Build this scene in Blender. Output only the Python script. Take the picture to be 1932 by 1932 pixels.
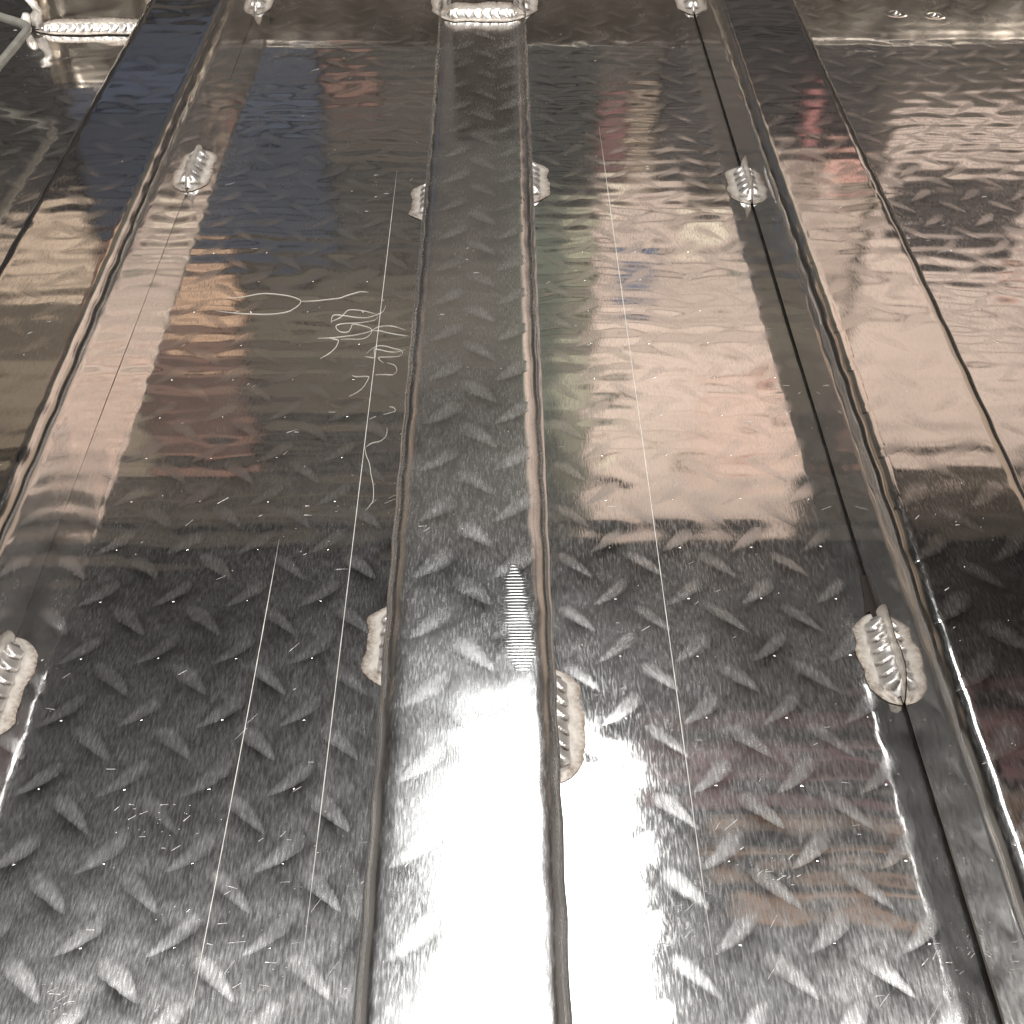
import bpy, math, random
import numpy as np
from mathutils import Vector

for o in list(bpy.data.objects):
    bpy.data.objects.remove(o)
scene = bpy.context.scene
col = scene.collection
random.seed(7)
RNG = np.random.default_rng(11)

# ------------------------------------------------------------------ camera
CAM_H = 0.45                       # metres above the sheet
PITCH = math.radians(42.96)        # downward
LENS_PX = 2312.0                   # focal length for a 1932 px wide frame
YAW = -math.radians(0.38)
cam = bpy.data.objects.new("camera", bpy.data.cameras.new("camera"))
col.objects.link(cam)
cam.location = (0, 0, CAM_H)
cam.rotation_euler = (math.pi / 2 - PITCH, 0, YAW)
cam.data.sensor_width = 36.0
cam.data.lens = 36.0 * LENS_PX / 1932.0
cam.data.clip_start = 0.01
cam.data.clip_end = 100.0
scene.camera = cam

# ------------------------------------------------------------------ world, lamps, exposure
world = bpy.data.worlds.new("World")
scene.world = world
world.use_nodes = True
bg = world.node_tree.nodes["Background"]
bg.inputs[0].default_value = (0.60, 0.52, 0.45, 1)
bg.inputs[1].default_value = 0.04

def lamp(name, loc, sx, sy, watts, color, rot=(0, 0, 0)):
    l = bpy.data.lights.new(name, 'AREA')
    l.shape = 'RECTANGLE'
    l.size, l.size_y = sx, sy
    l.energy = watts
    l.color = color
    o = bpy.data.objects.new(name, l)
    o.location = loc
    o.rotation_euler = rot
    col.objects.link(o)
    return o

CEIL = 3.5
lamp("ceiling_lamp", (0.16, 2.08, CEIL - 0.06), 0.58, 1.56, 21, (1.0, 1.0, 0.985))
lamp("ceiling_lamp_behind", (-0.95, 0.70, CEIL - 0.06), 0.5, 1.4, 70, (1.0, 0.985, 0.96))
lamp("ceiling_lamp_behind", (1.25, 0.70, CEIL - 0.06), 0.5, 1.4, 70, (1.0, 0.985, 0.96))
# added fill lamps, unseen behind the camera, to brighten the far wall
lamp("fill_lamp", (-2.0, -1.2, 2.3), 0.5, 0.3, 160, (1.0, 0.955, 0.90), (math.radians(94), 0, math.radians(-8)))
lamp("fill_lamp", (2.2, -1.2, 2.3), 0.5, 0.3, 160, (1.0, 0.955, 0.90), (math.radians(94), 0, math.radians(8)))

scene.view_settings.view_transform = 'Standard'
scene.view_settings.look = 'None'
scene.view_settings.exposure = 0.0
scene.view_settings.gamma = 1.0
scene.render.engine = 'CYCLES'
scene.cycles.max_bounces = 10
scene.cycles.glossy_bounces = 8
scene.cycles.caustics_reflective = False
scene.cycles.sample_clamp_indirect = 8.0

# ------------------------------------------------------------------ helpers
cP, sP = math.cos(PITCH), math.sin(PITCH)
cY, sY = math.cos(YAW), math.sin(YAW)

def at(px, py, z=0.0):
    """a point of the photograph (1932 px frame) on the horizontal plane at height z"""
    u, v = (px - 966) / LENS_PX, (py - 966) / LENS_PX
    fwd, dn = cP - sP * v, sP + cP * v
    t = (CAM_H - z) / dn
    x, y = u * t, fwd * t
    return (x * cY - y * sY, x * sY + y * cY, z)

def lin(c):
    return tuple((v / 12.92 if v <= 0.04045 else ((v + 0.055) / 1.055) ** 2.4) for v in c)

def link(ob, parent=None):
    col.objects.link(ob)
    if parent is not None:
        ob.parent = parent
    return ob

def mesh(name, verts, faces, mat, parent=None, smooth=True, attrs=None, loc=None):
    me = bpy.data.meshes.new(name)
    verts = np.asarray(verts, dtype=np.float32).reshape(-1, 3)
    if isinstance(faces, np.ndarray):
        n, k = faces.shape
        me.vertices.add(len(verts))
        me.vertices.foreach_set("co", verts.ravel())
        me.loops.add(n * k)
        me.loops.foreach_set("vertex_index", faces.ravel().astype(np.int32))
        me.polygons.add(n)
        me.polygons.foreach_set("loop_start", np.arange(0, n * k, k, dtype=np.int32))
        me.update(calc_edges=True)
        me.validate()
    else:
        me.from_pydata([tuple(v) for v in verts], [], faces)
        me.update()
    if smooth:
        me.polygons.foreach_set("use_smooth", np.ones(len(me.polygons), dtype=bool))
    for k, a in (attrs or {}).items():
        at_ = me.attributes.new(k, 'FLOAT', 'POINT')
        at_.data.foreach_set("value", np.asarray(a, dtype=np.float32))
    me.materials.append(mat)
    ob = bpy.data.objects.new(name, me)
    if loc is not None:
        ob.location = loc
    return link(ob, parent)

def grid_faces(nu, nv, off=0):
    """quads of a (nu rows, nv columns) grid of vertices"""
    i = np.arange(nu - 1)[:, None] * nv + np.arange(nv - 1)[None, :]
    i = i.ravel() + off
    return np.stack([i, i + 1, i + nv + 1, i + nv], axis=1)

def tag(o, label=None, cat=None, group=None, kind=None):
    if label: o["label"] = label
    if cat: o["category"] = cat
    if group: o["group"] = group
    if kind: o["kind"] = kind
    return o

def empty(name, loc=(0, 0, 0)):
    o = bpy.data.objects.new(name, None)
    o.empty_display_size = 0.02
    o.location = loc
    return link(o)

# ------------------------------------------------------------------ materials
def new_mat(name):
    m = bpy.data.materials.new(name)
    m.use_nodes = True
    nt = m.node_tree
    nt.nodes.clear()
    out = nt.nodes.new("ShaderNodeOutputMaterial")
    return m, nt, out

def node(nt, kind, **kw):
    n = nt.nodes.new(kind)
    for k, v in kw.items():
        setattr(n, k, v)
    return n

def math_node(nt, op, a, b=None, clamp=False):
    n = node(nt, "ShaderNodeMath", operation=op, use_clamp=clamp)
    for i, v in enumerate((a, b)):
        if v is None: continue
        if isinstance(v, (int, float)): n.inputs[i].default_value = v
        else: nt.links.new(v, n.inputs[i])
    return n.outputs[0]

def world_noise(nt, scale, stretch=(1, 1, 1), detail=2.0, rough=0.5):
    geo = node(nt, "ShaderNodeNewGeometry")
    mp = node(nt, "ShaderNodeMapping")
    mp.inputs["Scale"].default_value = stretch
    nt.links.new(geo.outputs["Position"], mp.inputs["Vector"])
    nz = node(nt, "ShaderNodeTexNoise")
    nz.inputs["Scale"].default_value = scale
    nz.inputs["Detail"].default_value = detail
    nz.inputs["Roughness"].default_value = rough
    nt.links.new(mp.outputs[0], nz.inputs["Vector"])
    return nz.outputs["Fac"]

def ramp(nt, src, lo, hi, a=0.0, b=1.0):
    n = node(nt, "ShaderNodeMapRange")
    n.inputs["From Min"].default_value = lo
    n.inputs["From Max"].default_value = hi
    n.inputs["To Min"].default_value = a
    n.inputs["To Max"].default_value = b
    nt.links.new(src, n.inputs["Value"])
    return n.outputs[0]

def aluminium(name, sharp=0.055, wide=0.36, wide_w=0.15, grain=1.0, frost_w=0.085, frost_r=0.36, tint=(0.90, 0.89, 0.88), rub=0.085):
    """mill-bright aluminium: a mirror lobe under a fine lengthwise rolling grain, with a wide satin lobe"""
    m, nt, out = new_mat(name)
    fleck = world_noise(nt, 1300, (1, 0.16, 1), 2.0, 0.55)
    patch = world_noise(nt, 26, (1, 0.55, 1), 4.0, 0.6)
    fine = world_noise(nt, 2400, (1, 0.10, 1), 2.0, 0.5)
    fr = node(nt, "ShaderNodeAttribute", attribute_name="frost", attribute_type='GEOMETRY')
    bump = node(nt, "ShaderNodeBump")
    bump.inputs["Strength"].default_value = 0.5
    bump.inputs["Distance"].default_value = 0.000012 * grain
    mixh = math_node(nt, 'ADD', fleck, math_node(nt, 'MULTIPLY', fine, 0.35))
    nt.links.new(mixh, bump.inputs["Height"])
    g1 = node(nt, "ShaderNodeBsdfAnisotropic")
    g2 = node(nt, "ShaderNodeBsdfAnisotropic")
    for g in (g1, g2):
        g.inputs["Color"].default_value = (*tint, 1)
        nt.links.new(bump.outputs[0], g.inputs["Normal"])
    r1 = ramp(nt, patch, 0.3, 0.75, sharp * 0.6, sharp * 1.6)
    r1 = math_node(nt, 'ADD', r1, math_node(nt, 'MULTIPLY', fr.outputs["Fac"], 0.08))
    worn = node(nt, "ShaderNodeAttribute", attribute_name="worn", attribute_type='GEOMETRY')
    r1 = math_node(nt, 'ADD', r1, math_node(nt, 'MULTIPLY', worn.outputs["Fac"], 0.06))
    r1 = math_node(nt, 'ADD', r1, ramp(nt, fleck, 0.46, 0.76, 0.0, rub))
    nt.links.new(r1, g1.inputs["Roughness"])
    g2.inputs["Roughness"].default_value = wide
    w = ramp(nt, fleck, 0.34, 0.70, 0.55, 1.5)
    w = math_node(nt, 'MULTIPLY', w, ramp(nt, patch, 0.25, 0.8, 0.6, 1.4))
    w = math_node(nt, 'MULTIPLY', w, wide_w)
    sl = node(nt, "ShaderNodeAttribute", attribute_name="slick", attribute_type='GEOMETRY')
    slick = math_node(nt, 'SUBTRACT', 1.0, math_node(nt, 'MULTIPLY', sl.outputs["Fac"], 0.9), clamp=True)
    w = math_node(nt, 'MULTIPLY', w, slick)
    g3 = node(nt, "ShaderNodeBsdfAnisotropic")
    g3.inputs["Color"].default_value = (*tint, 1)
    g3.inputs["Roughness"].default_value = frost_r
    nt.links.new(bump.outputs[0], g3.inputs["Normal"])
    mx3 = node(nt, "ShaderNodeMixShader")
    nt.links.new(math_node(nt, 'MULTIPLY', fr.outputs["Fac"], frost_w, clamp=True), mx3.inputs[0])
    mx = node(nt, "ShaderNodeMixShader")
    nt.links.new(w, mx.inputs[0])
    nt.links.new(g1.outputs[0], mx.inputs[1])
    nt.links.new(g2.outputs[0], mx.inputs[2])
    nt.links.new(mx.outputs[0], mx3.inputs[1])
    nt.links.new(g3.outputs[0], mx3.inputs[2])
    nt.links.new(mx3.outputs[0], out.inputs[0])
    return m

def principled(name, color, rough=0.5, metal=0.0, var=0.0, scale=60, bump=0.0, bscale=900, color2=None, attr=None):
    m, nt, out = new_mat(name)
    b = node(nt, "ShaderNodeBsdfPrincipled")
    b.inputs["Roughness"].default_value = rough
    b.inputs["Metallic"].default_value = metal
    nz = world_noise(nt, scale, (1, 1, 1), 4.0, 0.6)
    mix = node(nt, "ShaderNodeMix", data_type='RGBA')
    c2 = color2 or tuple(max(0.0, c * (1 - var)) for c in color)
    mix.inputs["A"].default_value = (*color, 1)
    mix.inputs["B"].default_value = (*c2, 1)
    fac = ramp(nt, nz, 0.35, 0.7)
    if attr:
        a = node(nt, "ShaderNodeAttribute", attribute_name=attr, attribute_type='GEOMETRY')
        fac = math_node(nt, 'MULTIPLY', a.outputs["Fac"], ramp(nt, nz, 0.25, 0.6, 0.3, 1.0), clamp=True)
    nt.links.new(fac, mix.inputs["Factor"])
    nt.links.new(mix.outputs["Result"], b.inputs["Base Color"])
    if bump:
        bn = node(nt, "ShaderNodeBump")
        bn.inputs["Strength"].default_value = 0.6
        bn.inputs["Distance"].default_value = bump
        nt.links.new(world_noise(nt, bscale, (1, 1, 1), 3.0, 0.6), bn.inputs["Height"])
        nt.links.new(bn.outputs[0], b.inputs["Normal"])
    nt.links.new(b.outputs[0], out.inputs[0])
    return m

M_SHEET = aluminium("sheet_aluminium", 0.042, 0.29, 0.17, 1.0, 0.13, 0.27)
M_RAIL = aluminium("channel_aluminium", 0.12, 0.30, 0.22, 1.3, 0.08, 0.38, (0.88, 0.88, 0.88))
M_RAIL_L = aluminium("bright_channel_aluminium", 0.045, 0.28, 0.07, 1.0, 0.05, 0.28, (0.88, 0.865, 0.85))
M_BAR = aluminium("crossbar_aluminium", 0.13, 0.34, 0.03, 1.0, 0.1, 0.4, (0.60, 0.53, 0.45))
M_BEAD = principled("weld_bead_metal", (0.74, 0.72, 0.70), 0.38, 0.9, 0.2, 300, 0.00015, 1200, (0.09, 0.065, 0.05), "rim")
M_HALO = principled("weld_etched_zone", (0.78, 0.73, 0.67), 0.40, 0.42, 0.06, 500, 0.00006, 900, (0.17, 0.115, 0.075), "rim")
M_INNER = principled("darkened_inner_face", (0.10, 0.085, 0.07), 0.7, 0.0, 0.3, 80)  # shade inside the channel painted as an even dark colour
M_DARK = principled("weld_dark", (0.02, 0.014, 0.01), 0.8, 0.0, 0.3, 400)
M_SCRIBE = principled("scribed_bright_metal", (0.76, 0.74, 0.70), 0.45, 0.1, 0.3, 350)
M_STRAND = principled("pale_strand", (0.78, 0.74, 0.66), 0.4, 0.1, 0.1, 200)
M_FILING = principled("metal_filing", (0.92, 0.9, 0.88), 0.35, 0.3, 0.1, 200)
M_ROD = principled("grey_rod", (0.42, 0.41, 0.37), 0.32, 0.6, 0.25, 90, 0.0001, 700)
M_CUT = principled("cut_ridges", (0.93, 0.93, 0.93), 0.3, 1.0, 0.05, 200)

# ------------------------------------------------------------------ sheet relief
PITCH_T = 0.0368                   # repeat of the tread pattern
T_LEN, T_W = 0.0265, 0.0092
WAVES = [(RNG.uniform(0.10, 0.5), RNG.uniform(0, math.pi), RNG.uniform(0, 6.28), RNG.uniform(0.4, 1.0)) for _ in range(16)]

def long_waves(x, y, slope=0.0022):
    z = np.zeros_like(x)
    for wl, a, ph, k in WAVES:
        w = 2 * math.pi / wl
        z += slope * k / w * np.sin(w * (x * math.cos(a) * 0.6 + y * math.sin(a)) + ph)
    return z

def tread_relief(x, y, ox, oy, amp=6.5e-5, sl=0.0115, sw=0.0070, roll=3.2e-5):
    """the broad print-through of the tread bars on the far side of the sheet"""
    z = np.zeros_like(x)
    for k, (dx, dy, ang) in enumerate(((0, 0, math.pi / 4), (0.5, 0.5, -math.pi / 4))):
        xr = ((x - ox) / PITCH_T - dx + 0.5) % 1.0 - 0.5
        yr = ((y - oy) / PITCH_T - dy + 0.5) % 1.0 - 0.5
        for i in (-1, 0, 1):
            for j in (-1, 0, 1):
                X = (xr - i) * PITCH_T
                Y = (yr - j) * PITCH_T
                s = X * math.cos(ang) + Y * math.sin(ang)
                t = -X * math.sin(ang) + Y * math.cos(ang)
                z += np.exp(-(s / sl) ** 2 - (t / sw) ** 2)
    var = 1.0 + 0.35 * np.sin(x * 41 + 1.3) * np.sin(y * 37 + 0.4)
    # the rows of bars also draw the sheet into shallow rolls that run across it
    w = 4 * math.pi / PITCH_T
    warp = 0.9 * np.sin(x * 23 + 5 * np.sin(y * 3.1)) + 0.5 * np.sin(x * 57 + y * 11) + 0.35 * np.sin(x * 131 - y * 29)
    rolls = np.cos(w * (y - oy) + warp * 1.0) * (1.0 + 0.7 * np.sin(x * 17 + 1.7 * np.sin(y * 13)) * np.sin(y * 21 + x * 9))
    rolls += 0.55 * np.cos(w * 0.731 * y + 1.6 * np.sin(x * 15 + y * 4) + 0.6 * np.sin(x * 71))
    return -amp * z * var + roll * rolls

FX, FY, _ = at(328.3, 1767, 0)     # one rising tread of the sheet
def floor_h(x, y):
    x = np.asarray(x, dtype=np.float64); y = np.asarray(y, dtype=np.float64)
    return tread_relief(x, y, FX, FY) + long_waves(x, y)

# ------------------------------------------------------------------ the sheet
xs = np.arange(-0.86, 0.8601, 0.0028)
ys = np.arange(-0.25, 1.5001, 0.0028)
GX, GY = np.meshgrid(xs, ys)
SLICK = np.clip(-tread_relief(GX - 0.0016, GY + 0.0022, FX, FY, 1.0, 0.0120, 0.0062, 0.0) - 0.12, 0, 1)
SLICK *= 0.75 + 0.25 * np.sin(GX * 61 + 2 * np.sin(GY * 23))
floor = mesh("metal_floor", np.stack([GX, GY, floor_h(GX, GY)], -1), grid_faces(len(ys), len(xs)), M_SHEET, None, True, {"slick": SLICK.ravel()})
tag(floor, kind="structure")

def tread_geometry(cx, cy, ang, hfun, rnd, lift=0.00003, dome=0.000012, wide=1.0):
    """one lens-shaped tread mark; verts relative to (cx, cy, 0)"""
    nu, nv = 17, 9
    u = np.linspace(0, 1, nu)[:, None]
    v = np.linspace(-1, 1, nv)[None, :]
    L = T_LEN * rnd.uniform(0.93, 1.06)
    W = T_W * wide * rnd.uniform(0.85, 1.12)
    uu = np.clip(u, 0, 1)
    nib = np.where(uu < 0.7, (uu / 0.7) ** 0.62, np.sqrt(np.maximum(1 - ((uu - 0.7) / 0.3) ** 2, 0)))
    nib = nib * (1 + np.array([rnd.uniform(-0.07, 0.07) for _ in range(nu)])[:, None])
    half = 0.5 * W * nib
    bend = 0.04 * L * (4 * u * (1 - u)) * (1 if ang > 0 else -1)
    s = (u - 0.5) * L + 0 * v
    t = half * v - bend + 0.03 * L
    if ang < 0:
        s = -s
    x = cx + s * math.cos(ang) - t * math.sin(ang)
    y = cy + s * math.sin(ang) + t * math.cos(ang)
    prof = (1 - v ** 2) * np.sin(np.pi * u) ** 0.5
    z = hfun(x, y) + lift + dome * rnd.uniform(0.7, 1.2) * prof ** 1.5
    frost = np.clip(prof * (1.3 if wide == 1.0 else 0.95), 0, 1) * rnd.uniform(0.75, 1.0)
    frost = np.where((np.abs(v) > 0.99) | (u < 0.01) | (u > 0.99), 0, frost)
    verts = np.stack([x - cx, y - cy, z], -1).reshape(-1, 3)
    f = grid_faces(nu, nv)
    if ang < 0:
        f = f[:, ::-1]
    return verts, f, frost.ravel()

def in_view(x, y, z, margin=60):
    dx, dy = x * cY + y * sY, -x * sY + y * cY
    dz = CAM_H - z
    zc = dy * cP + dz * sP
    if zc <= 0: return False
    px = 966 + LENS_PX * dx / zc
    py = 966 + LENS_PX * (dz * cP - dy * sP) / zc
    return -margin < px < 1932 + margin and -margin < py < 1932 + margin

def lay_treads(parent, ox, oy, x0, x1, y0, y1, hfun, mat, z, keep=lambda x, y: True, **kw):
    rnd = random.Random(int(1000 * (ox + 5)))
    spots = []
    for dx, dy, ang in ((0, 0, math.pi / 4), (0.5, 0.5, -math.pi / 4)):
        i0, i1 = math.floor((x0 - ox) / PITCH_T) - 1, math.ceil((x1 - ox) / PITCH_T) + 1
        j0, j1 = math.floor((y0 - oy) / PITCH_T) - 1, math.ceil((y1 - oy) / PITCH_T) + 1
        for i in range(i0, i1 + 1):
            for j in range(j0, j1 + 1):
                cx, cy = ox + (i + dx) * PITCH_T, oy + (j + dy) * PITCH_T
                if x0 <= cx <= x1 and y0 <= cy <= y1 and keep(cx, cy):
                    spots.append((0 if in_view(cx, cy, z, 20) else 1, math.hypot(cx, cy), cx, cy, ang))
    spots.sort()
    rv, rf, ra, n = [], [], [], 0
    for k, (far, _, cx, cy, ang) in enumerate(spots):
        v, f, fr = tread_geometry(cx, cy, ang, hfun, rnd, **kw)
        if k < 300 and not far:
            mesh("tread_mark", v, f, mat, parent, True, {"frost": fr}, (cx, cy, 0))
        else:
            rv.append(v + np.array([cx, cy, 0])); rf.append(f + n); ra.append(fr); n += len(v)
    if rv:
        o = mesh("tread_marks", np.concatenate(rv), np.concatenate(rf), mat, parent, True, {"frost": np.concatenate(ra)})
        o["kind"] = "stuff"

# added tiny domes beside the rising treads, shaped to make lamp glints
dv, df = [], []
for i in range(-22, 23):
    for j in range(-4, 30):
        x, y = FX + i * PITCH_T + 0.0015 + random.uniform(-.0004, .0004), FY + j * PITCH_T - 0.0047 + random.uniform(-.0004, .0004)
        if not in_view(x, y, 0, 0) or y > 0.75: continue
        r, h, n = random.uniform(0.00035, 0.0006), random.uniform(0.00012, 0.0002), len(dv)
        z = float(floor_h(x, y))
        for k in range(4):
            rr, hh = r * math.cos(k * math.pi / 6) , h * math.sin(k * math.pi / 6)
            for a in range(8):
                dv.append((x + 1.5 * rr * math.cos(a * math.pi / 4), y + rr * math.sin(a * math.pi / 4), z + hh - 0.00001))
        for k in range(3):
            for a in range(8):
                b = (a + 1) % 8
                df.append((n + 8 * k + a, n + 8 * k + b, n + 8 * k + 8 + b, n + 8 * k + 8 + a))
GLINT_DOMES = (dv, df)

# ------------------------------------------------------------------ channels
CH_H, CH_W, CH_R = 0.050, 0.0742, 0.0090
Y0, Y1 = -0.12, 1.258

class Rail:
    def __init__(self, xa, xb, ox, oy, mat, seed, gap=0.0008, amp=4.0e-5, roll=2.0e-5):
        self.amp, self.roll = amp, roll
        self.gap = gap
        self.xa, self.xb, self.ox, self.oy, self.mat, self.seed = xa, xb, ox, oy, mat, seed
    def left(self, y):              # outer face of the left wall
        return self.xa + (self.xb - self.xa) * (np.asarray(y, dtype=np.float64) - 0.2)
    def top(self, x, y):
        x = np.asarray(x, dtype=np.float64); y = np.asarray(y, dtype=np.float64)
        e = np.clip(np.minimum(x - self.left(y), self.left(y) + CH_W - x), 0.25 * CH_R, CH_R)
        drop = CH_R - np.sqrt(np.maximum(CH_R ** 2 - (CH_R - e) ** 2, 0))
        return CH_H - drop + tread_relief(x, y, self.ox, self.oy, self.amp, roll=self.roll) + long_waves(x + self.seed, y, 0.0018)

CX, CY_, _ = at(804, 1302, CH_H)
RAILS = {
    "left": Rail(-0.3125, -0.3125, -0.301, 0.31, M_RAIL_L, 2.1, 0.0002),
    "centre": Rail(-0.0532, -0.0558, CX, CY_, M_RAIL, 4.7),
    "right": Rail(0.1828, 0.1822, 0.197, 0.33, M_RAIL_L, 7.9, 0.0029),
}

def build_rail(r, label):
    root = empty("aluminium_channel", (0, 0, 0))
    tag(root, label, "metal channel", "aluminium channels welded along the sheet")
    yy = np.arange(Y0, Y1 + 1e-6, 0.0028)
    GAP = r.gap
    prof = []                                             # (x, z, nx, nz, bend weight)
    for z in np.linspace(GAP, CH_H - CH_R, 9): prof.append((0, z, -1, 0, 0.12 if z > 0.02 else 0))
    for a in np.linspace(0, math.pi / 2, 10)[1:]:
        prof.append((CH_R - CH_R * math.cos(a), CH_H - CH_R + CH_R * math.sin(a), -math.cos(a), math.sin(a), math.cos(a) ** 0.6 if a < 1.55 else 0))
    for x in np.linspace(CH_R, CH_W - CH_R, 26)[1:-1]: prof.append((x, CH_H, 0, 1, 0))
    for a in np.linspace(math.pi / 2, 0, 10)[:-1]:
        prof.append((CH_W - CH_R + CH_R * math.cos(a), CH_H - CH_R + CH_R * math.sin(a), math.cos(a), math.sin(a), math.cos(a) ** 0.6 if a < 1.55 else 0))
    for z in np.linspace(CH_H - CH_R, GAP, 9): prof.append((CH_W, z, 1, 0, 0.12 if z > 0.02 else 0))
    p = np.array(prof)
    Yg = np.repeat(yy[:, None], len(p), 1)
    Xg = p[None, :, 0] + r.left(Yg)
    topw = np.clip(p[None, :, 3], 0, 1) ** 3
    Xc = r.left(Yg) + np.clip(p[None, :, 0], CH_R, CH_W - CH_R)
    rel = (r.top(Xc, Yg) - CH_H) * topw
    SLK = np.clip(-tread_relief(Xc - 0.0014, Yg + 0.0024, r.ox, r.oy, 1.0, 0.0118, 0.0064, 0.0) - 0.1, 0, 1)
    side = np.sign(p[None, :, 2])
    wob = 0.00026 * np.sin(2 * math.pi * (Yg - r.oy) / PITCH_T + 1.2 * side + r.seed) \
        + 0.00006 * np.sin(2 * math.pi * Yg / 0.0207 + r.seed * 3 + side) + 0.0006 * np.sin(Yg * 9 + r.seed + side)
    wob = wob * p[None, :, 4]
    wall = np.where(np.abs(p[None, :, 2]) > 0.99, 1.0, 0) * (long_waves(Yg + 3 * side + r.seed, p[None, :, 1] * 2 + Yg * 0.3, 0.002))
    Xg = Xg + p[None, :, 2] * (wob + wall)
    Zg = p[None, :, 1] + rel + np.clip(p[None, :, 3], 0, 1) * wob * 0.6
    mesh("folded_sheet", np.stack([Xg, Yg, Zg], -1), grid_faces(len(yy), len(p)), r.mat, root, True,
         {"slick": (SLK * np.clip(topw, 0, 1)).ravel(), "worn": np.repeat((np.clip(4 * np.abs(p[:, 2] * p[:, 3]) * 1.2, 0, 1))[None, :], len(yy), 0).ravel()})
    # inner skin and the two lips that stand on the sheet
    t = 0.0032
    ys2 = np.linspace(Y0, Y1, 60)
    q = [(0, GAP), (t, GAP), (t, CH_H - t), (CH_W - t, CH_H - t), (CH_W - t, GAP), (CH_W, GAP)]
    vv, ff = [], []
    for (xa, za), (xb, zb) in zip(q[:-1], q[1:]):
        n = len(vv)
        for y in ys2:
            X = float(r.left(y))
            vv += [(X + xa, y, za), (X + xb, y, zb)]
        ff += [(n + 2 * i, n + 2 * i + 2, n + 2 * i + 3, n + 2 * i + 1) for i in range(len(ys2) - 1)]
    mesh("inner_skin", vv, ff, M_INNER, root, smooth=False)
    m = 0.013
    lay_treads(root, r.ox, r.oy, float(r.left(0.6)) + m, float(r.left(0.6)) + CH_W - m, 0.12, 1.23, r.top, r.mat, CH_H,
               lift=0.00003, dome=0.00001, wide=1.25)
    return root

ROOT = {
    "left": build_rail(RAILS["left"], "left channel, slate blue at its far end, beside the grey bent rod"),
    "centre": build_rail(RAILS["centre"], "middle channel with bright lamp glare and two patches of comb-like cut marks"),
    "right": build_rail(RAILS["right"], "right channel with pinkish beige top and a wide black gap at its foot"),
}

def under_rail(x, y):
    return any(float(r.left(y)) - 0.006 < x < float(r.left(y)) + CH_W + 0.006 for r in RAILS.values())
lay_treads(floor, FX, FY, -0.75, 0.75, 0.12, 1.3, floor_h, M_SHEET, 0.0, lambda x, y: not under_rail(x, y))
o = mesh("glint_domes", GLINT_DOMES[0], GLINT_DOMES[1], M_SHEET, floor)
o["kind"] = "stuff"

# two plug welds that show as low domes on the sheet at the far right
for px, py in ((1691, 26), (1763, 30)):
    cx, cy, _ = at(px, py)
    vs, n = [], 20
    for k in range(7):
        t = k / 6
        rr = 0.0105 * (1 - t)
        hh = 0.0007 * math.cos(2.2 * math.pi * (1 - t)) * t ** 0.5 + 0.0016 * t ** 3
        for a in range(n):
            x, y = cx + rr * math.cos(a * 2 * math.pi / n), cy + rr * math.sin(a * 2 * math.pi / n)
            vs.append((x, y, float(floor_h(x, y)) + 0.00002 + (hh + 0.0002 if k else 0)))
    mesh("plug_weld", vs, [(k * n + a, k * n + (a + 1) % n, k * n + n + (a + 1) % n, k * n + n + a) for k in range(6) for a in range(n)], M_SHEET, floor)

# ------------------------------------------------------------------ welds
def weld_bead(L, R, n, rnd, taper=True):
    """a row of overlapping ripples along +Y; x away from the wall, z up"""
    ns, na = n * 12 + 1, 13
    V = np.zeros((ns, na, 3)); G = np.zeros((ns, na))
    jit = [rnd.uniform(0.85, 1.15) for _ in range(n + 2)]
    for i in range(ns):
        s = i / (ns - 1)
        for k in range(na):
            a = k / (na - 1)                                   # 0 at the floor, 1 at the wall
            arc = math.sin(math.pi * a)
            q = s * n + 0.55 * arc                             # crescent shaped ripples
            w = q % 1.0
            saw = (1 - w) ** 1.3
            env = min(1.0, s * n * 1.1 + 0.25, (1 - s) * n * 0.9 + 0.3) if taper else 1.0
            R_ = R * env * (0.84 + 0.22 * arc * saw * jit[int(q) % (n + 2)] + 0.04 * math.sin(q * 5.1))
            # a fillet: from a point on the floor to a point on the wall, bulging outward
            bx = R_ * math.cos(a * math.pi / 2) ** 1.25
            bz = R_ * math.sin(a * math.pi / 2) ** 1.25
            V[i, k] = (bx, s * L, bz)
            G[i, k] = (1.0 if w > 0.84 else 0.0) * (0.4 + 0.6 * arc)  # groove shade between the ripples, painted in as dark brown
    return V.reshape(-1, 3), grid_faces(ns, na), G.ravel()

def weld_halo(L, wf, ww, rnd, stand=0.00025):
    """the pale cleaned zone round a weld: one strip on the floor, one up the wall"""
    vs, fs, at_, n = [], [], [], 0
    for which, width in ((0, wf), (1, ww)):
        ns, nk = 44, 7
        ph = [rnd.uniform(0, 6.28) for _ in range(4)]
        for i in range(ns):
            s = i / (ns - 1)
            end = min(1.0, math.sin(math.pi * s) * 1.9) ** 0.55 if 0 < s < 1 else 0.0
            rag = 1 + 0.06 * math.sin(s * 11 + ph[0]) + 0.03 * math.sin(s * 23 + ph[1]) + rnd.uniform(-.015, .015)
            w = width * max(0.06, end) * rag
            for k in range(nk):
                t = k / (nk - 1)
                d = w * t
                h = stand * (1 - 0.5 * t) + (0.00005 if 0 < k < nk - 1 else 0)
                y = -0.5 * 0.008 + s * (L + 0.008)
                vs.append((d + 0.0003, y, h) if which == 0 else (h, y, d + 0.0013))
                at_.append(1.0 if k == nk - 1 or i in (0, ns - 1) else (0.6 if k == nk - 2 else (0.38 + 0.5 * (s < 0.22)) * (0.6 + 0.4 * math.sin(s * 31 + k * 2.1 + ph[3]))))
        f = grid_faces(ns, nk, n)
        fs.append(f if which == 0 else f[:, ::-1])
        n += ns * nk
    return np.array(vs), np.concatenate(fs), np.array(at_)

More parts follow.
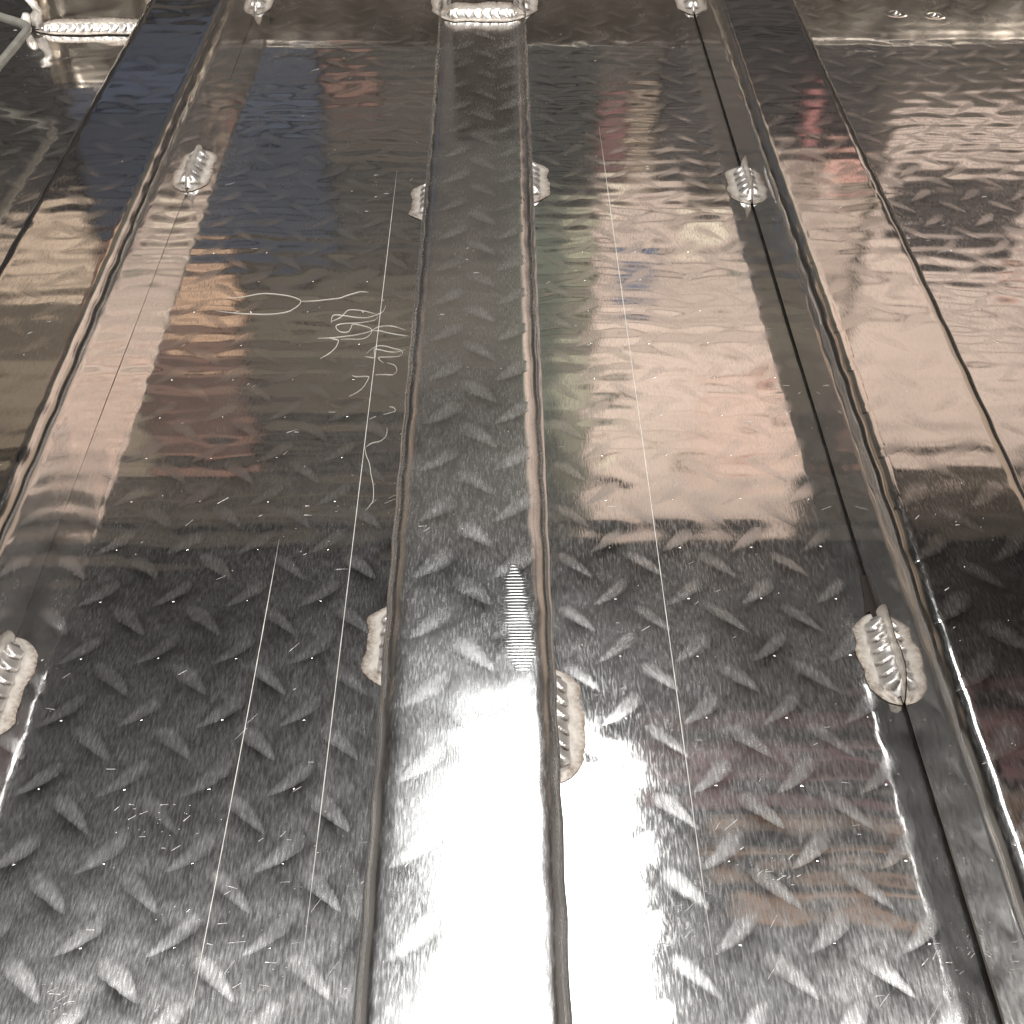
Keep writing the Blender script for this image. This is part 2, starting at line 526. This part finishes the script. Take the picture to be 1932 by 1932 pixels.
def flip_faces(f):
    return f[:, ::-1]

def place_weld(parent, origin, side, L, R=0.0085, n=7, wf=0.0138, ww=0.0145, seed=0, yaw=0.0):
    """origin on the joint; side +1 the floor lies toward +X, -1 toward -X; yaw turns the run"""
    rnd = random.Random(seed)
    def put(v):
        v = np.array(v, dtype=np.float64)
        v[:, 0] *= side
        c, s = math.cos(yaw), math.sin(yaw)
        x, y = v[:, 0] * c - v[:, 1] * s, v[:, 0] * s + v[:, 1] * c
        v[:, 0], v[:, 1] = x, y
        return v
    v, f, g = weld_bead(L, R, n, rnd)
    f = f if side < 0 else flip_faces(f)
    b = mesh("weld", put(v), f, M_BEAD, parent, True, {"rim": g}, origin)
    v, f, a = weld_halo(L, wf, ww, rnd)
    f = f if side < 0 else flip_faces(f)
    h = mesh("etched_zone", put(v), f, M_HALO, b, True, {"rim": a})
    return b

def rail_weld(key, side, py_top, py_bot, seed, **kw):
    r = RAILS[key]
    ya = at(966, py_bot)[1]
    yb = at(966, py_top)[1]
    ym = 0.5 * (ya + yb)
    x = float(r.left(ym)) + (CH_W if side > 0 else 0) + side * 0.0001
    return place_weld(ROOT[key], (x, ya, float(floor_h(x, ym)) + 0.0002), side, yb - ya, seed=seed, **kw)

rail_weld("left", 1, 1210, 1385, 1)
rail_weld("left", 1, 287, 356, 2, n=6)
rail_weld("left", 1, -38, 24, 3, n=6)
rail_weld("centre", -1, 1150, 1285, 4, n=6)
rail_weld("centre", -1, 350, 412, 5, n=6)
rail_weld("centre", -1, -30, 28, 6, n=6)
rail_weld("centre", 1, 1275, 1465, 7, n=7)
rail_weld("centre", 1, 312, 378, 8, n=6)
rail_weld("centre", 1, -30, 28, 9, n=6)
near = rail_weld("right", -1, 1172, 1322, 10, n=7, R=0.0092)
def dark_sliver(weld, pts, z=0.0007):
    """a dark sliver beside a weld, on the sheet; pts in the photograph"""
    vs = [(x, y, float(floor_h(x, y)) + z) for x, y, _ in (at(*p) for p in pts)]
    o = mesh("dark_mark", vs, [tuple(range(len(vs)))], M_DARK, weld, False)
    o.location = -weld.location
dark_sliver(near, [(1622, 1088), (1637, 1088), (1660, 1130), (1664, 1172), (1652, 1178), (1640, 1155), (1632, 1160), (1630, 1130)])  # flat dark patch where the gap widens by the weld
rail_weld("right", -1, 322, 382, 11, n=6)
rail_weld("right", -1, -34, 26, 12, n=6)

# ------------------------------------------------------------------ small boxes and tubes
def box_part(name, x0, x1, y0, y1, z0, z1, mat, parent=None, bev=0.003, seg=4):
    """a box with rounded long edges (section in Y-Z, running along X)"""
    pr = []
    for cy, cz, a0 in ((y1 - bev, z1 - bev, 0), (y0 + bev, z1 - bev, 90), (y0 + bev, z0 + bev, 180), (y1 - bev, z0 + bev, 270)):
        for k in range(seg + 1):
            a = math.radians(a0 + 90 * k / seg)
            pr.append((cy + bev * math.cos(a), cz + bev * math.sin(a)))
    n = len(pr)
    nx = max(2, int((x1 - x0) / 0.02))
    vs = [(x0 + (x1 - x0) * i / (nx - 1), y, z) for i in range(nx) for y, z in pr]
    fs = [(i * n + k, i * n + (k + 1) % n, (i + 1) * n + (k + 1) % n, (i + 1) * n + k) for i in range(nx - 1) for k in range(n)]
    fs = [f[::-1] for f in fs]
    m = len(vs)
    fs += [tuple(range(n)), tuple(range((nx - 1) * n, nx * n))[::-1]]
    o = mesh(name, vs, fs, mat, parent, True)
    for p in o.data.polygons:
        if len(p.vertices) > 4: p.use_smooth = False
    return o

def tube(name, pts, r, mat, parent=None, seg=6, closed_ends=True):
    pts = [Vector(p) for p in pts]
    vs, fs = [], []
    for i, p in enumerate(pts):
        d = (pts[min(i + 1, len(pts) - 1)] - pts[max(i - 1, 0)]).normalized()
        a = d.cross(Vector((0, 0, 1)))
        if a.length < 1e-4: a = Vector((1, 0, 0))
        a.normalize(); b = a.cross(d).normalized()
        rr = r[i] if isinstance(r, (list, tuple)) else r
        for k in range(seg):
            t = 2 * math.pi * k / seg
            vs.append(p + a * (rr * math.cos(t)) + b * (rr * math.sin(t)))
    for i in range(len(pts) - 1):
        for k in range(seg):
            fs.append((i * seg + k, i * seg + (k + 1) % seg, (i + 1) * seg + (k + 1) % seg, (i + 1) * seg + k))
    fs += [tuple(range(seg))[::-1], tuple(range((len(pts) - 1) * seg, len(pts) * seg))]
    return mesh(name, vs, fs, mat, parent, True)

def smooth_path(pts, n=6):
    """Catmull-Rom through the points"""
    P = [Vector(p) for p in pts]
    P = [P[0] * 2 - P[1]] + P + [P[-1] * 2 - P[-2]]
    out = []
    for i in range(1, len(P) - 2):
        a, b, c, d = P[i - 1:i + 3]
        for k in range(n):
            t = k / n
            out.append(0.5 * ((2 * b) + (c - a) * t + (2 * a - 5 * b + 4 * c - d) * t * t + (3 * b - a - 3 * c + d) * t ** 3))
    out.append(P[-2])
    return out

# ------------------------------------------------------------------ far cross member, short crossbar, post, rod
cm = empty("cross_member", (0.2, 1.262, 0))
tag(cm, "aluminium cross member closing off the far end of the sheet", "metal beam")
o = box_part("box_tube", -0.395, 0.86, 1.2625, 1.325, 0.0006, 0.062, M_BAR, cm, 0.0015); o.matrix_parent_inverse = cm.matrix_basis.inverted()

YB = at(150, 58)[1]
xl, xr = at(76, 58)[0], float(RAILS["left"].left(YB)) - 0.0006
cb = empty("short_crossbar", (0.5 * (xl + xr), YB, 0))
tag(cb, "short bronze-toned crossbar with a bright weld bead butted against the left channel", "metal beam")
def child(o, root):
    o.parent = root
    o.matrix_parent_inverse = root.matrix_basis.inverted()
    return o
child(box_part("box_tube", xl, xr, YB, YB + 0.05, 0.0006, 0.052, M_BAR), cb)
w = place_weld(None, (xr - 0.002, YB - 0.0002, 0.0008), 1, xr - xl - 0.002, R=0.0078, n=15, wf=0.0105, ww=0.0095, seed=21, yaw=math.pi / 2)
# the run turned to lie along -X with its floor side toward the camera
for ob in (w, *w.children):
    me = ob.data
    co = np.zeros(len(me.vertices) * 3, dtype=np.float32); me.vertices.foreach_get("co", co)
    co = co.reshape(-1, 3); co[:, 1] *= -1
    me.vertices.foreach_set("co", co.ravel()); me.flip_normals(); me.update()
child(w, cb)
c0 = Vector((xl, YB, 0.006))
child(tube("weld", [c0 + Vector((-0.001, 0.002, 0)), c0 + Vector((0, 0.001, 0.008)), c0 + Vector((0.003, -0.001, 0.013)), c0 + Vector((0.001, -0.001, 0.019)), c0 + Vector((-0.006, -0.002, 0.026))],
           [0.006, 0.0055, 0.0045, 0.004, 0.0018], M_HALO, None, 8), cb)
child(tube("weld", [c0 + Vector((-0.012, 0.0, -0.003)), c0 + Vector((-0.010, 0.0, 0.004)), c0 + Vector((-0.009, 0.0, 0.010))], [0.004, 0.0055, 0.003], M_HALO, None, 8), cb)

# post that stands on the middle channel
yp = at(910, 31, CH_H)[1]
xa, xb = at(853, 31, CH_H)[0], at(968, 31, CH_H)[0]
post = empty("square_post", (0.5 * (xa + xb), yp, CH_H))
tag(post, "square post welded upright on the far end of the middle channel", "metal post")
def ring_box(name, x0, x1, y0, y1, z0, z1, mat, t=0.004):
    vs, fs = [], []
    for (a, b, c, d) in ((x0, x1, y0, y1), (x0 + t, x1 - t, y0 + t, y1 - t)):
        for z in (z0, z1):
            vs += [(a, c, z), (b, c, z), (b, d, z), (a, d, z)]
    for k in range(4):
        j = (k + 1) % 4
        fs += [(k, j, 4 + j, 4 + k), (8 + j, 8 + k, 12 + k, 12 + j), (4 + k, 4 + j, 12 + j, 12 + k)]
    return mesh(name, vs, fs, mat, None, False)
child(ring_box("box_tube", xa, xb, yp, yp + 0.05, CH_H + 0.0003, CH_H + 0.11, M_BAR), post)
def straight_weld(root, p0, p1, outward, n, R, wf, ww, seed):
    """fillet weld from p0 to p1 on a level surface, floor side toward `outward` (unit XY)"""
    p0, p1 = Vector(p0), Vector(p1)
    L = (p1 - p0).length
    d = (p1 - p0).normalized()
    rnd = random.Random(seed)
    out = Vector((outward[0], outward[1], 0))
    ccw = d.cross(out).z
    def put(v):
        return np.array([tuple(out * q[0] + d * q[1] + Vector((0, 0, q[2]))) for q in v])
    v, f, g = weld_bead(L, R, n, rnd)
    f = f if ccw > 0 else flip_faces(f)
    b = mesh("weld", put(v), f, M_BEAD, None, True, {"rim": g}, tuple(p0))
    v, f, a = weld_halo(L, wf, ww, rnd)
    f = f if ccw > 0 else flip_faces(f)
    mesh("etched_zone", put(v), f, M_HALO, b, True, {"rim": a})
    return child(b, root)
zt = CH_H + 0.0006
straight_weld(post, (xa - 0.006, yp - 0.0002, zt), (xb + 0.006, yp - 0.0002, zt), (0, -1), 9, 0.0078, 0.0125, 0.010, 31)
straight_weld(post, (xa - 0.0002, yp - 0.006, zt), (xa - 0.0002, yp + 0.045, zt), (-1, 0), 6, 0.006, 0.0085, 0.012, 32)
straight_weld(post, (xb + 0.0002, yp - 0.006, zt), (xb + 0.0002, yp + 0.045, zt), (1, 0), 6, 0.006, 0.0085, 0.012, 33)

# bent grey rod at the far left
A, B, C_ = Vector(at(-60, 12, 0.045)), Vector(at(58, 50, 0.045)), Vector(at(-70, 205, 0.045))
pts = [A + (B - A) * t for t in (0, 0.3, 0.6, 0.85)] + [A.lerp(B, 0.95) * 0.5 + B.lerp(C_, 0.06) * 0.5] + [B + (C_ - B) * t for t in (0.15, 0.4, 0.7, 1.0)]
pts.append(pts[-1] + (C_ - B) * 0.15 + Vector((0, 0, -0.012)))
pts.append(Vector((pts[-1].x, pts[-1].y, 0.004)))
rod = tube("bent_rod", smooth_path(pts, 4), 0.0036, M_ROD, None, 12)
tag(rod, "bent grey metal rod raised above the sheet at the left of the short crossbar", "metal rod")

# ------------------------------------------------------------------ scribed lines, cut marks
def ribbon(name, pts, w, mat, parent, hfun=floor_h, lift=0.00022):
    """a narrow raised burr that follows the surface; pts (x, y)"""
    vs, fs = [], []
    n = len(pts)
    for i, (x, y) in enumerate(pts):
        xa_, ya_ = pts[max(i - 1, 0)]; xb_, yb_ = pts[min(i + 1, n - 1)]
        dx, dy = xb_ - xa_, yb_ - ya_
        l = math.hypot(dx, dy) or 1
        nx, ny = -dy / l, dx / l
        ww = w * min(1.0, 0.15 + 6 * min(i, n - 1 - i) / n) * random.uniform(0.75, 1.2)
        z = float(hfun(x, y)) + lift
        vs += [(x + nx * ww / 2, y + ny * ww / 2, z - 0.00012), (x, y, z + ww * 0.25), (x - nx * ww / 2, y - ny * ww / 2, z - 0.00012)]
    for i in range(n - 1):
        a = 3 * i
        fs += [(a, a + 1, a + 4, a + 3), (a + 1, a + 2, a + 5, a + 4)]
    return mesh(name, vs, fs, mat, parent)

def scribe(p0, p1, w, n=70):
    a, b = at(*p0), at(*p1)
    bend = random.uniform(-0.0004, 0.0004)
    pts = [(a[0] + (b[0] - a[0]) * t + bend * math.sin(math.pi * t), a[1] + (b[1] - a[1]) * t) for t in np.linspace(0, 1, n)]
    return ribbon("scribed_line", pts, w, M_SCRIBE, floor)
scribe((527, 1018), (350, 1960), 0.00036)
scribe((749, 322), (553, 1960), 0.0004, 120)
scribe((1130, 238), (1364, 1945), 0.00034, 120)
scribe((375, 300), (462, 62), 0.0003, 40)

def comb(px0, py0, px1, py1, w0, w1, n, rise=0.00007):
    """cross-cut ridges left by a tool on the middle channel, from (px0,py0) to (px1,py1)"""
    r = RAILS["centre"]
    vs, fs = [], []
    for k in range(n):
        t = k / (n - 1)
        cx, cy, _ = at(px0 + (px1 - px0) * t, py0 + (py1 - py0) * t, CH_H)
        w = (w0 + (w1 - w0) * t) * random.uniform(0.85, 1.1) * min(1.0, 0.45 + 4 * min(t, 1 - t))
        h = 0.00055
        m = len(vs)
        for i in range(9):
            s = i / 8 - 0.5
            x = cx + w * s
            zz = float(r.top(x, cy)) + 0.00003
            e = math.cos(math.pi * s) ** 0.5 if abs(s) < 0.5 else 0
            vs += [(x, cy - h, zz), (x, cy, zz + rise * e), (x, cy + h, zz)]
        for i in range(8):
            a = m + 3 * i
            fs += [(a, a + 3, a + 4, a + 1), (a + 1, a + 4, a + 5, a + 2)]
    o = mesh("cut_ridges", vs, fs, M_RAIL, ROOT["centre"])
    o["kind"] = "stuff"
comb(968, 1066, 986, 1262, 0.0098, 0.0125, 34)
comb(955, 338, 962, 405, 0.0125, 0.0150, 24, 0.00008)
comb(918, 352, 918, 392, 0.0070, 0.0080, 14, 0.00006)

# ------------------------------------------------------------------ loose strands and filings
def src1(p): return (700 + p[0] / 6.44) / 1.26708, (660 + p[1] / 6.44) / 1.26708
def src2(p): return (700 + p[0] / 6.44) / 1.26708, (940 + p[1] / 6.44) / 1.26708
def src0(p): return p[0] / 1.26708, p[1] / 1.26708

def strand(label, paths, conv, r=0.00017):
    a = [[at(*conv(p)) for p in path] for path in paths]
    cx = sum(p[0] for p in a[0]) / len(a[0]); cy = sum(p[1] for p in a[0]) / len(a[0])
    root = empty("fine_strand", (cx, cy, 0))
    tag(root, label, "fibre", "hair-thin strands lying on the sheet")
    for path in a:
        pts = [Vector((x, y, float(floor_h(x, y)) + r * 1.25)) for x, y, _ in path]
        sm = smooth_path(pts, 5)
        n = len(sm)
        rr = [r * min(1.0, 0.35 + 5 * min(i, n - 1 - i) / n) for i in range(n)]
        child(tube("thread", sm, rr, M_STRAND, None, 5), root)

strand("long open loop of pale hair with a tail pointing right, left of the scribed line",
       [[(532, 713), (578, 710), (629, 701.5), (684, 706), (712, 714), (719, 720), (716, 727), (705, 736), (684, 746), (642, 751), (574, 749), (515, 743)],
        [(719, 720), (750, 719), (780, 716), (812, 712), (826, 707), (846, 701), (863, 697), (881, 698)]], src0)
strand("densest tangle of pale curls crossing the scribed line",
       [[(590, 720), (600, 640), (640, 597), (780, 605), (950, 630), (1100, 640), (1200, 625), (1350, 570), (1400, 530), (1435, 450)],
        [(590, 700), (740, 630), (800, 570), (850, 525), (960, 518), (1120, 540), (1270, 580)],
        [(1320, 615), (1270, 670), (1170, 697), (1000, 720), (800, 728), (700, 745), (665, 770), (680, 820), (740, 858), (850, 858), (895, 800), (910, 755), (950, 738), (1060, 760), (1180, 795), (1215, 840), (1190, 900), (1120, 950), (1020, 970), (860, 968), (735, 975)],
        [(380, 955), (560, 952), (760, 932), (960, 905), (1140, 865), (1230, 830), (1320, 780), (1480, 765), (1590, 782), (1740, 830)],
        [(1210, 840), (1330, 840), (1460, 870), (1620, 900), (1780, 922)]], src1)
strand("single pale hair curving down and left below the dense tangle",
       [[(560, 955), (640, 970), (700, 990), (690, 1040), (650, 1110), (560, 1190), (420, 1272)]], src1)
strand("zigzag of pale curls right below the dense tangle, against the middle channel",
       [[(1130, 1190), (1250, 1100), (1330, 1073), (1430, 1080), (1560, 1115), (1670, 1145), (1690, 1190), (1650, 1235), (1480, 1248), (1330, 1252), (1335, 1290), (1400, 1340)],
        [(1110, 1240), (1200, 1252), (1258, 1250), (1255, 1130), (1330, 1132), (1460, 1160), (1600, 1170), (1760, 1125)],
        [(1450, 1335), (1560, 1370), (1600, 1430), (1590, 1490), (1540, 1522), (1430, 1520), (1265, 1522)]], src1)
strand("short hooked hair with a bright blob at its left end, left of the scribed line",
       [[(910, 1530), (970, 1550), (1160, 1550), (1150, 1610), (1080, 1720), (980, 1800), (860, 1858)]], src1)
strand("tiny bright hook between the scribed line and the middle channel",
       [[(1480, 215), (1550, 225), (1580, 280), (1500, 310), (1390, 335)]], src2)
strand("lowest hair, an s-curve branching off the scribed line toward the middle channel",
       [[(1450, 530), (1450, 620), (1410, 700), (1330, 750), (1220, 775), (1115, 840)],
        [(1115, 850), (1130, 960), (1180, 1090), (1205, 1260), (1240, 1430), (1240, 1640), (1200, 1720), (1120, 1810)]], src2)

rnd = random.Random(5)
fv, ff = [], []
def flake(x, y, z, l, w, a):
    n = len(fv)
    c, s = math.cos(a), math.sin(a)
    for u, v in ((-1, -0.6), (1, -0.4), (0.9, 0.6), (-0.8, 0.7)):
        fv.append((x + c * u * l - s * v * w, y + s * u * l + c * v * w, z + 0.00012 + 0.0001 * rnd.random()))
    fv.append((x, y, z + 0.00012 + w * 0.8))
    ff.extend([(n, n + 1, n + 4), (n + 1, n + 2, n + 4), (n + 2, n + 3, n + 4), (n + 3, n, n + 4)])
HEAPS = [(rnd.uniform(0, 1932), rnd.uniform(60, 1932), rnd.uniform(25, 130)) for _ in range(26)]
for k_ in range(600):
    px, py = rnd.uniform(0, 1932), rnd.uniform(20, 1932)
    if k_ % 5:
        hx, hy, hs = rnd.choice(HEAPS)
        px, py = rnd.gauss(hx, hs), rnd.gauss(hy, hs * 0.7)
        if not (0 < px < 1932 and 10 < py < 1940): continue
    x, y, _z = at(px, py)
    hit = [r for r in RAILS.values() if float(r.left(y)) - 0.002 < x < float(r.left(y)) + CH_W + 0.002]
    z = float(floor_h(x, y))
    if hit:
        x, y, _z = at(px, py, CH_H)
        r = hit[0]
        if not (float(r.left(y)) + 0.011 < x < float(r.left(y)) + CH_W - 0.011): continue
        z = float(r.top(x, y)) + 0.00003
    k = rnd.random()
    l = rnd.uniform(0.00015, 0.0004) if k < 0.7 else rnd.uniform(0.0006, 0.0024)
    a = rnd.choice((0.0, 0.1, -0.15, 0.6, 0.75, 0.9)) + rnd.uniform(-.15, .15)
    flake(x, y, z, l, rnd.uniform(0.00009, 0.00020), a)
for _ in range(130):                                    # short bright scratches, mostly slanting up to the right
    px, py = rnd.uniform(330, 1932), rnd.uniform(40, 1932) ** 1.0
    x, y, _z = at(px, py)
    if under_rail(x, y): continue
    flake(x, y, float(floor_h(x, y)), rnd.uniform(0.0012, 0.0045) * rnd.choice((0.5, 1, 1)), 0.00009, rnd.choice((0.75, 0.95, 0.55, 0.05)) + rnd.uniform(-.1, .1))
tag(mesh("metal_filings", fv, ff, M_FILING, None, False), kind="stuff", label="scattered bright specks of metal dust")

# ------------------------------------------------------------------ what the bright metal mirrors: shop wall and ceiling
def paint(name, rgb, rough=0.75, var=0.12, scale=3.0):
    return principled(name, lin(rgb), rough, 0.0, var, scale)
def slab(name, x0, x1, y0, y1, z0, z1, mat, parent=None):
    v = [(x, y, z) for z in (z0, z1) for y in (y0, y1) for x in (x0, x1)]
    f = [(0, 2, 3, 1), (4, 5, 7, 6), (0, 1, 5, 4), (2, 6, 7, 3), (0, 4, 6, 2), (1, 3, 7, 5)]
    return mesh(name, v, f, mat, parent, False)

WY = 4.0
wall = slab("wall", -5.2, 5.2, WY, WY + 0.2, -0.6, CEIL + 0.1, paint("wall_paint", (0.235, 0.21, 0.185)))
tag(wall, kind="structure")
SIDE = paint("side_wall_paint", (0.62, 0.60, 0.58))
BACK = paint("back_wall_paint", (0.30, 0.26, 0.225))
for a in ((-5.2, -5.003, -4, WY, -0.6, CEIL + 0.1), (5.003, 5.2, -4, WY, -0.6, CEIL + 0.1), (-5.2, 5.2, -4.2, -4.003, -0.6, CEIL + 0.1)):
    tag(slab("wall", *a, SIDE if a[2] > -4.1 else BACK), kind="structure")
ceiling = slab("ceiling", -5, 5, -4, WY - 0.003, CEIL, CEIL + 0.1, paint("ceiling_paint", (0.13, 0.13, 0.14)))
tag(ceiling, kind="structure")
# board: x from, to, z from, to, colour, how far it stands proud
BOARDS = [
    (-1.46, -0.62, 1.15, 1.95, (0.185, 0.212, 0.265), 0.05),
    (-0.60, -0.42, 1.22, 1.42, (0.36, 0.27, 0.235), 0.04),
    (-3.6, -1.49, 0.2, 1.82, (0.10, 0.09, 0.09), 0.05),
    (-3.6, -1.50, 1.84, 2.2, (0.78, 0.70, 0.62), 0.03),
    (-3.6, -1.50, 2.22, 3.0, (0.42, 0.38, 0.33), 0.03),
    (-1.47, -1.05, 1.98, 2.9, (0.43, 0.33, 0.29), 0.06),
    (-1.30, -1.00, 1.97, 2.25, (0.76, 0.63, 0.52), 0.08),
    (-0.98, -0.02, 2.02, 2.62, (0.35, 0.32, 0.27), 0.03),
    (0.05, 0.30, 1.00, 1.72, (0.12, 0.13, 0.12), 0.05),
    (0.04, 0.22, 1.75, 3.38, (0.27, 0.29, 0.25), 0.04),
    (0.22, 0.33, 1.80, 3.36, (0.50, 0.49, 0.42), 0.05),
    (0.33, 0.42, 1.36, 1.62, (0.40, 0.26, 0.25), 0.06),
    (0.43, 0.52, 1.30, 1.66, (0.50, 0.44, 0.38), 0.05),
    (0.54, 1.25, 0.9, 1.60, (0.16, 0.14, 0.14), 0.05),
    (0.34, 1.30, 1.66, 2.28, (0.74, 0.665, 0.615), 0.03),
    (0.34, 1.30, 2.29, 3.42, (0.83, 0.75, 0.695), 0.03),
    (0.78, 1.26, 2.45, 3.10, (0.86, 0.75, 0.69), 0.05),
    (0.42, 0.56, 1.97, 2.03, (0.25, 0.32, 0.42), 0.05),
    (0.42, 0.56, 2.08, 2.12, (0.25, 0.32, 0.42), 0.05),
    (1.34, 2.2, 1.40, 3.05, (0.83, 0.75, 0.70), 0.03),
    (2.23, 4.2, 1.36, 3.0, (0.74, 0.66, 0.59), 0.03),
    (1.02, 1.06, 1.40, 1.56, (0.62, 0.42, 0.41), 0.09),
    (1.38, 1.86, 1.62, 1.94, (0.18, 0.16, 0.16), 0.08),
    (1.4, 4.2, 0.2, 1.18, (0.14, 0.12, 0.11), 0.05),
]
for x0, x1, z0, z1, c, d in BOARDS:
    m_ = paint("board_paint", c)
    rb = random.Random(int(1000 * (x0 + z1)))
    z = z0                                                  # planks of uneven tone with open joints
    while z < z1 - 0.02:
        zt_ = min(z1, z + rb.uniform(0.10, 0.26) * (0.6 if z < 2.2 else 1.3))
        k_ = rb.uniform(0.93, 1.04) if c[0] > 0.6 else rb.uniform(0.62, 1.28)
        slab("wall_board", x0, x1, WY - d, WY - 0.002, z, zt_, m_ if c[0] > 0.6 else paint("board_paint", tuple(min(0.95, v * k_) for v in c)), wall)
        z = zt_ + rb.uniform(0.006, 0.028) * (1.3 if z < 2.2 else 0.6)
# added unseen patches over the pale boards, to mottle the reflection
rb = random.Random(17)
for _ in range(28):
    x, z = rb.uniform(0.05, 1.2) if rb.random() < 0.6 else rb.uniform(1.35, 2.8), 1.6 + 1.5 * rb.random() ** 1.7
    w_, h_ = rb.uniform(0.04, 0.20), rb.uniform(0.015, 0.07)
    c = rb.choice(((0.46, 0.42, 0.38), (0.30, 0.28, 0.26), (0.58, 0.53, 0.46), (0.86, 0.81, 0.73), (0.42, 0.43, 0.38), (0.80, 0.62, 0.57), (0.22, 0.20, 0.19)))
    slab("reflection_patch", x, x + w_, WY - 0.075, WY - 0.062, z, z + h_, paint("patch_paint", c), wall)
# added unseen strips across the brown wall, so the reflected ripples show
rb = random.Random(3)
z = 1.02
while z < 3.4:
    h = rb.uniform(0.03, 0.09)
    slab("reflection_strip", -5.0, 5.0, WY - 0.015, WY - 0.002, z, z + h, paint("strip_paint", rb.choice(((0.34, 0.31, 0.27), (0.14, 0.13, 0.12), (0.28, 0.25, 0.22)))), wall)
    z += h + rb.uniform(0.04, 0.16)
# rafters under the ceiling
for y0, y1, x0, x1, c, d in ((2.66, 2.86, 0.52, 4.0, (0.32, 0.215, 0.22), 0.18), (2.34, 2.46, 0.72, 4.0, (0.42, 0.33, 0.26), 0.13),
                             (2.16, 2.20, 0.8, 4.0, (0.46, 0.36, 0.29), 0.10)):
    slab("rafter", x0, x1, y0, y1, CEIL - d, CEIL - 0.002, paint("rafter_paint", c), ceiling)
